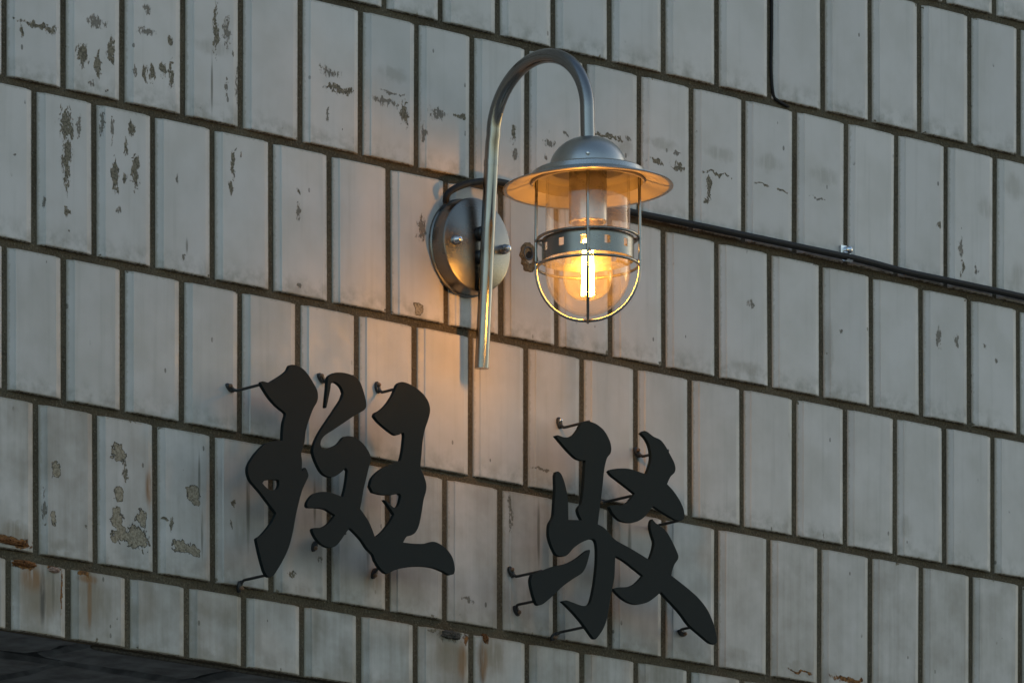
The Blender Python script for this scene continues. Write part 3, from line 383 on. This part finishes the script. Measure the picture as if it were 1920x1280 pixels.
tiles = []
rng = random.Random(11)
for row in range(-2, 6):
    js = J[row]
    for i in range(len(js) - 1):
        x0, x1 = js[i] + JOINT/2, js[i+1] - JOINT/2
        if x0 < WX0 + .01 or x1 > WX1 - .01: continue
        xc = (x0 + x1) / 2
        zt, zb = hz(row - 1, xc) - JOINT/2, hz(row, xc) + JOINT/2
        if row == 5: zt -= .0018
        if row == 5: zb = WZ0 + .0005
        # courses are not dead level: each tile follows the joint line a little
        w, h = x1 - x0, zt - zb
        c = (xc + rng.uniform(-.0003, .0003), rng.uniform(-.0004, .0005), (zt + zb) / 2)
        here = [(k, (mx - c[0]*1000)/1000, (mz - c[2]*1000)/1000, max(rx, .8)/1000, max(rz, .8)/1000) for k, mx, mz, rx, rz in M
                if x0*1000 <= mx <= x1*1000 and zb*1000 <= mz <= zt*1000]
        lo = -.1 < x0 and x1 < 1.85 and zt < 4.3
        if lo and rng.random() < .45:
            for _ in range(rng.choice((1, 1, 2, 3))):
                sx, sz = rng.choice((-1, 1)), rng.choice((-1, -1, 1))
                if rng.random() < .6: q = (sx * (w/2 - rng.uniform(0, .004)), sz * (h/2 - rng.uniform(0, .003)))
                else: q = (rng.uniform(-w/2, w/2), sz * (h/2 - rng.uniform(0, .0015)))
                here.append(('peel', q[0], q[1], rng.uniform(.002, .0045), rng.uniform(.0015, .004)))
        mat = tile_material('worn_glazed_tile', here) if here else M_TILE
        V, F = tile_mesh(w, h, rng)
        me = bpy.data.meshes.new('tile'); me.from_pydata(V, [], F); me.update(); me.materials.append(mat)
        for p in me.polygons: p.use_smooth = True
        me.set_sharp_from_angle(angle=R(14))
        o = bpy.data.objects.new('tile', me); o.location = c
        slope = (hz(row, x1) - hz(row, x0)) / w
        o.rotation_euler = (R(rng.uniform(-.18, .18)), -slope * .8 + R(rng.uniform(-.12, .12)), R(rng.uniform(-.25, .25)))
        o['half_width'] = w / 2; o['half_height'] = h / 2
        o['grime_shade'] = {5: .95, 4: .72, 3: .30, 2: .08}.get(row, .03) * rng.uniform(.75, 1.25)  # lower rows: some real grime, plus the downward light falloff put into colour
        link(o, wall); tiles.append(o)

# the rest of the facade beyond the tiles one could pick out (outside the picture)
def far_tiles():
    t = NT('distant_tiles'); co = t.coord()
    x, y, z = t.sep(co)
    br = t.n.new('ShaderNodeTexBrick'); t.l.new(t.comb(x, z, 0.), br.inputs['Vector'])
    br.inputs['Scale'].default_value = 1.; br.inputs['Brick Width'].default_value = .093; br.inputs['Row Height'].default_value = .18
    br.inputs['Mortar Size'].default_value = .0047; br.inputs['Color1'].default_value = (.45, .46, .465, 1); br.inputs['Color2'].default_value = (.5, .505, .5, 1)
    br.inputs['Mortar'].default_value = GROUT + (1,)
    return t.set(Base_Color=br.outputs[0], Roughness=.4, Normal=t.bump(t.math('SUBTRACT', 1., br.outputs[1]), .004, .8))
M_FAR = far_tiles()
fac = empty('facade', (.8, .1, 3.3))
tag(fac, 'tiled upper storey of the building surrounding the sign wall', 'building')
for (a, b, c, d) in ((-9, WX0 - .002, WZ0, 9), (WX1 + .002, 11, WZ0, 9), (WX0 - .002, WX1 + .002, WZ1 + .002, 9)):
    obj('wall_section', *box(a, b, .001, .0125, c, d), M_FAR, fac)

# ------------------------------------------------------------------ soffit under the wall: rough dark slabs
sof = obj('soffit', *box(-9, 11, .0135, 3.2, WZ0 + .016, WZ0 + .2), M_VOID); tag(sof, kind='structure')
rng = random.Random(5)
y0 = .0185
for r_, dy in enumerate((.105, .16, .16, .2, .25)):
    x = -.9 + .11 * r_
    while x < 2.2:
        w = rng.uniform(.20, .27)
        pts = []
        for (ax, ay, bx, by) in ((x, y0, x + w, y0), (x + w, y0, x + w, y0 + dy), (x + w, y0 + dy, x, y0 + dy), (x, y0 + dy, x, y0)):
            for q in range(5):
                f = q / 5
                pts.append((ax + (bx - ax) * f + rng.uniform(-.004, .004), ay + (by - ay) * f + rng.uniform(-.004, .004)))
        cx_, cy_ = x + w/2, y0 + dy/2
        zz = WZ0 + .0035 + rng.uniform(-.002, .003)
        V = [(p[0], p[1], zz + .004 + rng.uniform(0, .002)) for p in pts] + [(cx_ + (p[0]-cx_)*.93, cy_ + (p[1]-cy_)*.90, zz + rng.uniform(-.001, .001)) for p in pts] + [(p[0], p[1], zz + .03) for p in pts]
        n = len(pts); F = [tuple(range(n, 2*n))]
        for k in range(n):
            l = (k + 1) % n
            F += [(k, n + k, n + l, l), (2*n + k, k, l, 2*n + l)]
        obj('slab', V, F, M_STONE, sof, smooth=30)
        x += w + rng.uniform(.008, .014)
    y0 += dy + .012
# thin drip trim that closes the joint between tiles and slabs
tr = catmull([(.10, .013, WZ0 + .001), (.12, .0135, WZ0 - .0015), (.3, .0135, WZ0 - .001), (.6, .0132, WZ0 - .0016), (1.0, .0135, WZ0 - .001), (1.6, .0135, WZ0 - .001), (2.2, .0135, WZ0 - .001)], 6)
trim = obj('drip_trim', *tube(tr, .0034, 8), M_DARKIRON, smooth=True)
tag(trim, 'thin dark drip trim along the lower edge of the tiled wall', 'trim')

# ------------------------------------------------------------------ wall lamp
LX, LD = .6838, .2045                     # plane of the arm and its reach from the wall
lamp = empty('wall_lamp', (LX, 0, 3.8415))
tag(lamp, 'lit brushed steel gooseneck wall lamp with wire cage and glass globe', 'wall lamp')
PC = (.680, 0., 3.8410); PR = .0565
# wall plate: shallow dish with rolled edge
plate = obj('wall_plate', *lathe([(PR + .001, .0), (PR + .0022, -.0015), (PR + .0018, -.0035), (PR, -.0045), (PR - .0004, -.0215), (PR - .0012, -.0236), (PR - .003, -.0246), (0.0005, -.0246)], PC, 'Y', 96), M_PLATE, lamp, smooth=35)
for (nx, nz) in ((.6417, 3.8404), (.7226, 3.8417)):
    nut = obj('cap_nut', *lathe([(.0058, -.0246), (.0058, -.0290), (.0052, -.0300), (.0045, -.0325), (.0030, -.0348), (.0003, -.0356)], (nx, 0, nz), 'Y', 6 if False else 20), M_ZINC, plate, smooth=40)
# two dark spacers between plate and tube
for z_, d_ in ((3.8545, .0375), (3.8265, .0358)):
    obj('spacer', *lathe([(.0082, -.0240), (.0086, -.0250), (.0086, -d_ + .006), (.0070, -d_ + .0045), (.0070, -d_ - .001)], (LX, 0, z_), 'Y', 24), M_PIN, lamp, smooth=35)
# bent tube: straight leaning leg, half-circle, short drop
path = [(LX, -d, z) for d, z in ((.0272, 3.6935), (.0329, 3.7757), (.0373, 3.8449), (.0416, 3.9077), (.0440, 3.9420), (.0455, 3.9600))]
cxy, rr, zt = .1252, .0782, 3.9672
for k in range(0, 33):
    a = math.pi - math.pi * k / 32
    d = cxy + rr * math.cos(a) + (.0 if k else 0)
    path.append((LX, -(d), zt + rr * math.sin(a) * .99))
path += [(LX, -.2038, 3.95), (LX, -LD, 3.926)]
obj('arm_tube', *tube(path, .0084, 24), M_TUBE, lamp, smooth=40)
obj('tube_collar', *tube([(LX, -.0432, 3.9320), (LX, -.0436, 3.9385)], .0088, 24), M_TUBE, lamp, smooth=40)
AX = (LX, -LD, 0.)
Z0 = 3.8739                                # rim of the shade
prof_out = [(.1000, Z0), (.0993, Z0 + .0012), (.0890, Z0 + .0042), (.0690, Z0 + .0118), (.0672, Z0 + .0125), (.0660, Z0 + .0180), (.0640, Z0 + .0196), (.0470, Z0 + .0225), (.0455, Z0 + .0232)]
for k in range(1, 12):
    a = R(90) * k / 12
    prof_out.append((.0445 * math.cos(a) + .0006, Z0 + .0236 + .0365 * math.sin(a)))
prof_out += [(.0080, Z0 + .0604)]
prof_in = [(.0080, Z0 + .0590), (.030, Z0 + .050), (.0425, Z0 + .024), (.0440, Z0 + .0205), (.0620, Z0 + .0178), (.0645, Z0 + .0110), (.0660, Z0 + .0092), (.0880, Z0 + .0014), (.0985, Z0 - .0006)]
shade = obj('shade', *lathe(prof_out + prof_in, AX, 'Z', 96, close=True), M_SHADE, lamp, smooth=32)
lin = [(r_, z_ - .0006) for r_, z_ in prof_in[1:6]] + [(.0646, Z0 + .0050), (.0662, Z0 + .0050), (.0664, Z0 + .0084), (.0880, Z0 + .0008), (.0992, Z0 - .0004)]
obj('shade_lining', *lathe(lin, AX, 'Z', 96), M_LINING, shade, smooth=32)
va = math.atan2(-6.45, -6.52)              # the cage is turned so that one wire faces the street corner
for k in range(3):
    a = va + R(120) * k
    px, py = LX + .0435 * math.cos(a), -LD + .0435 * math.sin(a)
    n_ = Vector((math.cos(a), math.sin(a), .25)).normalized()
    V, F = lathe([(.0026, 0), (.0026, .002), (.0018, .0036), (.0003, .0042)], (0, 0, 0), 'Z', 12)
    q = n_.to_track_quat('Z', 'Y')
    obj('screw', [q @ Vector(v) + Vector((px, py, Z0 + .030)) for v in V], F, M_ZINC, shade, smooth=40)
# cage
ZR1, ZR2, ZB, CR = 3.8143, 3.7819, 3.7180, .0590
for z_ in (ZR1, ZR2):
    obj('cage_ring', *tube([(LX + CR * math.cos(2*math.pi*k/64), -LD + CR * math.sin(2*math.pi*k/64), z_) for k in range(64)], .0018, 8, closed=True), M_WIRE, lamp, smooth=True)
for k in range(4):
    a = va + R(90) * k; ca, sa = math.cos(a), math.sin(a)
    pp = [(CR * 1.02, Z0 + .0135), (CR * 1.025, 3.85), (CR * 1.03, 3.81), (CR * 1.03, ZR2)]
    for q in range(1, 13):
        b = R(90) * q / 12
        pp.append((CR * 1.03 * math.cos(b) ** .92 if q < 12 else .0, ZR2 - (ZR2 - ZB) * math.sin(b)))
    obj('cage_wire', *tube([(LX + r * ca, -LD + r * sa, z) for r, z in pp], .0018, 8), M_WIRE, lamp, smooth=True)
# band with square openings
def band():
    n, ZT, ZBm = 96, 3.8140, 3.7880
    zz = [ZBm, 3.7975, 3.8065, ZT]
    V, F = [], []
    for rr_ in (.0540, .0532):
        for z in zz:
            for k in range(n):
                a = 2*math.pi*k/n + va - R(8.8)
                V.append((LX + rr_*math.cos(a), -LD + rr_*math.sin(a), z))
    def hole(j, k): return j == 1 and (k % 8) in (0, 1) 
    o = 4*n
    for j in range(3):
        for k in range(n):
            l = (k + 1) % n
            if not hole(j, k):
                F += [(j*n+k, j*n+l, (j+1)*n+l, (j+1)*n+k), (o+j*n+l, o+j*n+k, o+(j+1)*n+k, o+(j+1)*n+l)]
            else:
                F += [(j*n+k, o+j*n+k, o+j*n+l, j*n+l), ((j+1)*n+k, (j+1)*n+l, o+(j+1)*n+l, o+(j+1)*n+k)]
                if not hole(j, (k - 1) % n): F.append((j*n+k, (j+1)*n+k, o+(j+1)*n+k, o+j*n+k))
                if not hole(j, l): F.append((j*n+l, o+j*n+l, o+(j+1)*n+l, (j+1)*n+l))
    for k in range(n):
        l = (k + 1) % n
        F += [(k, o+k, o+l, l), (3*n+k, 3*n+l, o+3*n+l, o+3*n+k)]
    return V, F
obj('perforated_band', *band(), M_BAND, lamp, smooth=30)
# little clamps that tie band and cage together
for k in range(4):
    a = va + R(90) * k
    for z_ in (ZR1 - .001, ZR2 + .006):
        obj('band_clip', *tube([(LX + .0535 * math.cos(a + .05), -LD + .0535 * math.sin(a + .05), z_), (LX + .0625 * math.cos(a + .02), -LD + .0625 * math.sin(a + .02), z_)], .0016, 8), M_WIRE, lamp, smooth=True)
# glass globe: open cylinder closed by a dome
gp = [(.0490, 3.8860), (.0494, 3.8500), (.0496, 3.8000), (.0496, 3.7760)]
for k in range(1, 16):
    b = R(90) * k / 16
    gp.append((.0496 * math.cos(b), 3.7760 - .0515 * math.sin(b)))
gp.append((.0004, 3.7245))
obj('glass_globe', *lathe(gp, AX, 'Z', 64), M_GLASS, lamp, smooth=True)
# socket sleeve
sock = obj('lamp_socket', *lathe([(.0085, 3.9230), (.0200, 3.9200), (.0222, 3.9100), (.0225, 3.8340), (.0215, 3.8331), (.0185, 3.8331), (.0183, 3.8600), (.010, 3.8610)], AX, 'Z', 48), M_STEEL, lamp, smooth=35)
# bulb
bulb = obj('light_bulb', *lathe([(.0125, 3.8400), (.0130, 3.8290), (.0150, 3.8180), (.0215, 3.8040), (.0268, 3.7900), (.0292, 3.7760), (.0285, 3.7640), (.0240, 3.7520), (.0160, 3.7455), (.0070, 3.7430), (.0004, 3.7426)], AX, 'Z', 48), M_BULB, lamp, smooth=True)
obj('bulb_cap', *lathe([(.0128, 3.8590), (.0132, 3.8560), (.0124, 3.8530), (.0132, 3.8500), (.0124, 3.8470), (.0132, 3.8440), (.0124, 3.8400), (.0115, 3.8370), (.004, 3.8365)], AX, 'Z', 32), M_ZINC, bulb, smooth=40)
obj('filament_stem', *lathe([(.0050, 3.8370), (.0042, 3.8200), (.0022, 3.8180), (.0016, 3.8140), (.0003, 3.8130)], AX, 'Z', 20), M_BULB, bulb, smooth=True)
sv, cv = math.sin(va), math.cos(va)
for s, t_ in ((-1, -.35), (1, .35), (-.55, 1.), (.55, -1.)):
    q0 = (LX - sv * .0047 * s + cv * .004 * t_, -LD + cv * .0047 * s + sv * .004 * t_)
    q1 = (LX - sv * .0062 * s + cv * .005 * t_, -LD + cv * .0062 * s + sv * .005 * t_)
    obj('filament', *tube([q0 + (3.8130,), q1 + (3.7480,)], .00155, 8), M_FIL, bulb, smooth=True)

# ------------------------------------------------------------------ raised sign characters
def smooth_loop(pts):
    n = len(pts); P = [Vector(p) for p in pts]; sharp = []
    for i in range(n):
        a, b = P[i] - P[i-1], P[(i+1) % n] - P[i]
        sharp.append(abs(a.angle_signed(b, 0)) > R(48) and min(a.length, b.length) > 4.)
    out = []
    for i in range(n):
        p1, p2 = P[i], P[(i+1) % n]
        p0 = P[i-1] if not sharp[i] else p1 + (p1 - p2) * .3
        p3 = P[(i+2) % n] if not sharp[(i+1) % n] else p2 + (p2 - p1) * .3
        for s in range(4):
            t = s / 4
            # centripetal-like damping keeps the curve from overshooting
            m1 = (p2 - p0) * .5; m2 = (p3 - p1) * .5; L = (p2 - p1).length
            if m1.length > L: m1 *= L / m1.length
            if m2.length > L: m2 *= L / m2.length
            h00, h10, h01, h11 = 2*t**3-3*t*t+1, t**3-2*t*t+t, -2*t**3+3*t*t, t**3-t*t
            out.append(p1 * h00 + m1 * h10 + p2 * h01 + m2 * h11)
    return out

def plate_mesh(name, loops, origin, y_front, thick, mat):
    cu = bpy.data.curves.new(name, 'CURVE'); cu.dimensions = '2D'; cu.fill_mode = 'BOTH'
    cu.extrude = thick / 2 - .0004; cu.bevel_depth = .0004; cu.bevel_resolution = 1; cu.offset = -.0004
    for lp in loops:
        pts = smooth_loop(lp)
        sp = cu.splines.new('POLY'); sp.points.add(len(pts) - 1); sp.use_cyclic_u = True
        for q, p in zip(sp.points, pts): q.co = (p.x / 1000 - origin[0], p.y / 1000 - origin[2], 0, 1)
    tmp = bpy.data.objects.new(name, cu); COL.objects.link(tmp)
    bpy.context.view_layer.update()
    me = bpy.data.meshes.new_from_object(tmp.evaluated_get(bpy.context.evaluated_depsgraph_get()))
    bpy.data.objects.remove(tmp); bpy.data.curves.remove(cu)
    # curve plane XY -> wall plane XZ, front towards -Y
    me.transform(Matrix(((1, 0, 0, 0), (0, 0, -1, y_front + thick / 2 - origin[1]), (0, 1, 0, 0), (0, 0, 0, 1))))
    me.materials.clear(); me.materials.append(mat)
    me.name = name
    return me

FRONT, THICK = -.055, .0050
def character(name, label, pieces, which, origin):
    root = empty(name, origin); tag(root, label, 'sign', 'raised metal sign characters on the wall')
    for g_ in pieces:
        o = bpy.data.objects.new('stroke_plate', plate_mesh('stroke_plate', G[g_], origin, FRONT, THICK, M_BLACK))
        o.location = origin; link(o, root)
    for c, (bx, bz), (lx, lz) in P:
        if c != which: continue
        b = Vector((bx/1000, -.0045, bz/1000)); l = Vector((lx/1000, -.0035, lz/1000))
        dr = (l - b); dr = dr.normalized() * max(dr.length, .009)
        l = b + dr
        end = Vector((b.x, FRONT + THICK - .001, b.z))
        pts = [end, Vector((b.x, -.025, b.z)), Vector((b.x, -.0095, b.z)), b + dr * .12 + Vector((0, -.0022, 0)), b + dr * .45, l]
        pin = obj('mounting_pin', *tube(catmull(pts, 5), .0017, 10), M_PIN, root, smooth=True)
        # hammered-out lug with its screw
        u_ = dr.normalized(); v_ = Vector((-u_.z, 0, u_.x)); V, F = [], []
        for yy, sc in ((-.0008, 1.), (-.0040, 1.), (-.0047, .8)):
            for k in range(14):
                a = 2 * math.pi * k / 14
                V.append(b + dr * .72 + u_ * (.0072 * sc * math.cos(a)) + v_ * (.0036 * sc * math.sin(a)) + Vector((0, yy + .0045, 0)))
        for j in range(2):
            for k in range(14): F.append((j*14+k, j*14+(k+1) % 14, (j+1)*14+(k+1) % 14, (j+1)*14+k))
        F.append(tuple(range(28, 42)))
        obj('lug', V, F, M_PIN, pin, smooth=40)
        obj('screw', *lathe([(.0024, -.0040), (.0024, -.0058), (.0016, -.0068), (.0003, -.0071)], (l.x, 0, l.z), 'Y', 14), M_ZINC if c == 2 and lx in (839.6,) else M_RUSTPIN, pin, smooth=40)
    return root
M_RUSTPIN = plain('rusty_screw', (.17, .10, .06), .55, metal=.5, var=.4, scale=500)
character('sign_character', 'black metal calligraphy character with three upright columns of strokes, left below the lamp', ('A', 'B'), 1, (.42, 0., 3.40))
character('sign_character', 'black metal calligraphy character with a long slanting foot stroke, right below the lamp', ('C', 'D', 'E'), 2, (.90, 0., 3.40))

# ------------------------------------------------------------------ cable, clip, loose wire, anchor hole, rusty remains
cp = catmull(cable, 6)
cab = obj('power_cable', *tube(cp, .0041, 14), M_CABLE, smooth=True)
tag(cab, 'thick black cable running behind the lamp along the horizontal joint', 'cable')
def clip_parts():
    x, _, z = clip
    root = empty('cable_clip', (x, 0, z)); tag(root, 'shiny zinc clip holding the black cable to the wall', 'clip')
    ang = [R(100 + 220 * k / 14) for k in range(15)]
    V, F = [], []
    cz = 3.9287
    for a in ang:
        for s in (-.0055, .0055):
            for r in (.0054, .0063): V.append((x + s - .003, -.0075 + r * math.sin(a - R(90)) * -1 * -1, cz + r * math.cos(a - R(90)) * 1))
    for i in range(len(ang) - 1):
        a, b = i*4, (i+1)*4
        F += [(a, b, b+1, a+1), (a+2, a+3, b+3, b+2), (a, a+2, b+2, b), (a+1, b+1, b+3, a+3)]
    e = len(V) - 4
    F += [(0, 1, 3, 2), (e, e+2, e+3, e+1)]
    obj('strap', V, F, M_ZINC, root)
    obj('tab', *box(x - .010, x + .007, -.0030, -.0006, cz + .0050, cz + .0150), M_ZINC, root)
    obj('screw', *lathe([(.0048, -.0030), (.0050, -.0052), (.0040, -.0082), (.0022, -.0096), (.0003, -.0099)], (x + .0015, 0, cz + .0100), 'Y', 16), M_ZINC, root, smooth=40)
clip_parts()
w_ = obj('loose_wire', *tube(catmull([(p[0], p[1], p[2]) for p in wire], 5), .0020, 8), M_CABLE, smooth=True)
tag(w_, 'thin black wire tucked in a vertical joint near the top of the wall', 'wire')

def rough_patch(name, c, rx, rz, depth, mat, parent=None, seed=0, inner=0., n=22, label=None, cat=None):
    """irregular lump of crumbled stuff standing a little proud of the tile"""
    r = random.Random(seed); V, F = [], []
    for ring, (fr, dy) in enumerate(((1., .0025), (.82, -depth * .55), (.55, -depth), (max(inner, .22), -depth * (.55 if inner else 1.05)))):
        for k in range(n):
            a = 2 * math.pi * k / n; q = fr * (r.uniform(.78, 1.12) if ring < 2 else r.uniform(.9, 1.08))
            V.append((c[0] + rx * q * math.cos(a), c[1] + dy + r.uniform(-.0008, .0008) * (ring > 0), c[2] + rz * q * math.sin(a)))
    for j in range(3):
        for k in range(n):
            l = (k + 1) % n; F.append((j*n+k, j*n+l, (j+1)*n+l, (j+1)*n+k))
    if not inner: F.append(tuple(range(3*n, 4*n)))
    o = obj(name, V, F, mat, parent, loc=c)
    if label: tag(o, label, cat)
    return o
hx, hzc = hole[0], hole[2]
anc = empty('anchor_hole', (hx, 0, hzc)); tag(anc, 'empty anchor hole in crumbled plaster between wall plate and lamp cage', 'hole')
rough_patch('plaster_rim', (hx + .003, -.0002, hzc - .004), .0185, .0200, .0022, M_PLASTER, anc, 3, inner=.36)
obj('plug', *lathe([(.0085, -.0030), (.0078, -.0036), (.0066, -.0030), (.0060, -.0005), (.0058, .0)], (hx, 0, hzc), 'Y', 24), M_NYLON, anc, smooth=40)
obj('bore_shade', *lathe([(.0062, -.0010), (.0002, -.0008)], (hx, 0, hzc), 'Y', 20), M_VOID, anc)  # flat dark disc, paints the shade inside the hole
M_PINKRUST = plain('pale_rust', (.30, .19, .14), .85, var=.4, scale=300, bump=.003)
REMAINS = [
    ('rusted_bracket', 21, (-0.0361, -.0002, 3.3992), 0.0291, 0.0044, 0.0030, M_RUSTY, 'flat rusted bracket stub on the lowest full tile at the left edge'),
    ('rusted_bracket', 22, (-0.0151, -.0002, 3.3775), 0.0182, 0.0044, 0.0030, M_RUSTY, 'brown rusted strip on the short tile below the left bracket stub'),
    ('rusted_bracket', 23, (0.0278, -.0002, 3.3756), 0.0100, 0.0037, 0.0030, M_PINKRUST, 'pale rusted stub beside the brown rusted strip at lower left'),
    ('rusted_bracket', 24, (0.6598, -.0002, 3.3766), 0.0191, 0.0063, 0.0030, M_DARKIRON, 'blackened bracket remains on a short tile below the gap between the two characters'),
    ('rusted_bracket', 25, (0.7159, -.0002, 3.3795), 0.0045, 0.0063, 0.0030, M_RUSTY, 'small orange rusted stub right of the blackened bracket remains'),
]
for i, (nm, sd, c, rx, rz, dp, m_, lb) in enumerate(REMAINS):
    rough_patch(nm, c, rx, rz, dp, m_, None, sd, label=lb, cat='bracket')
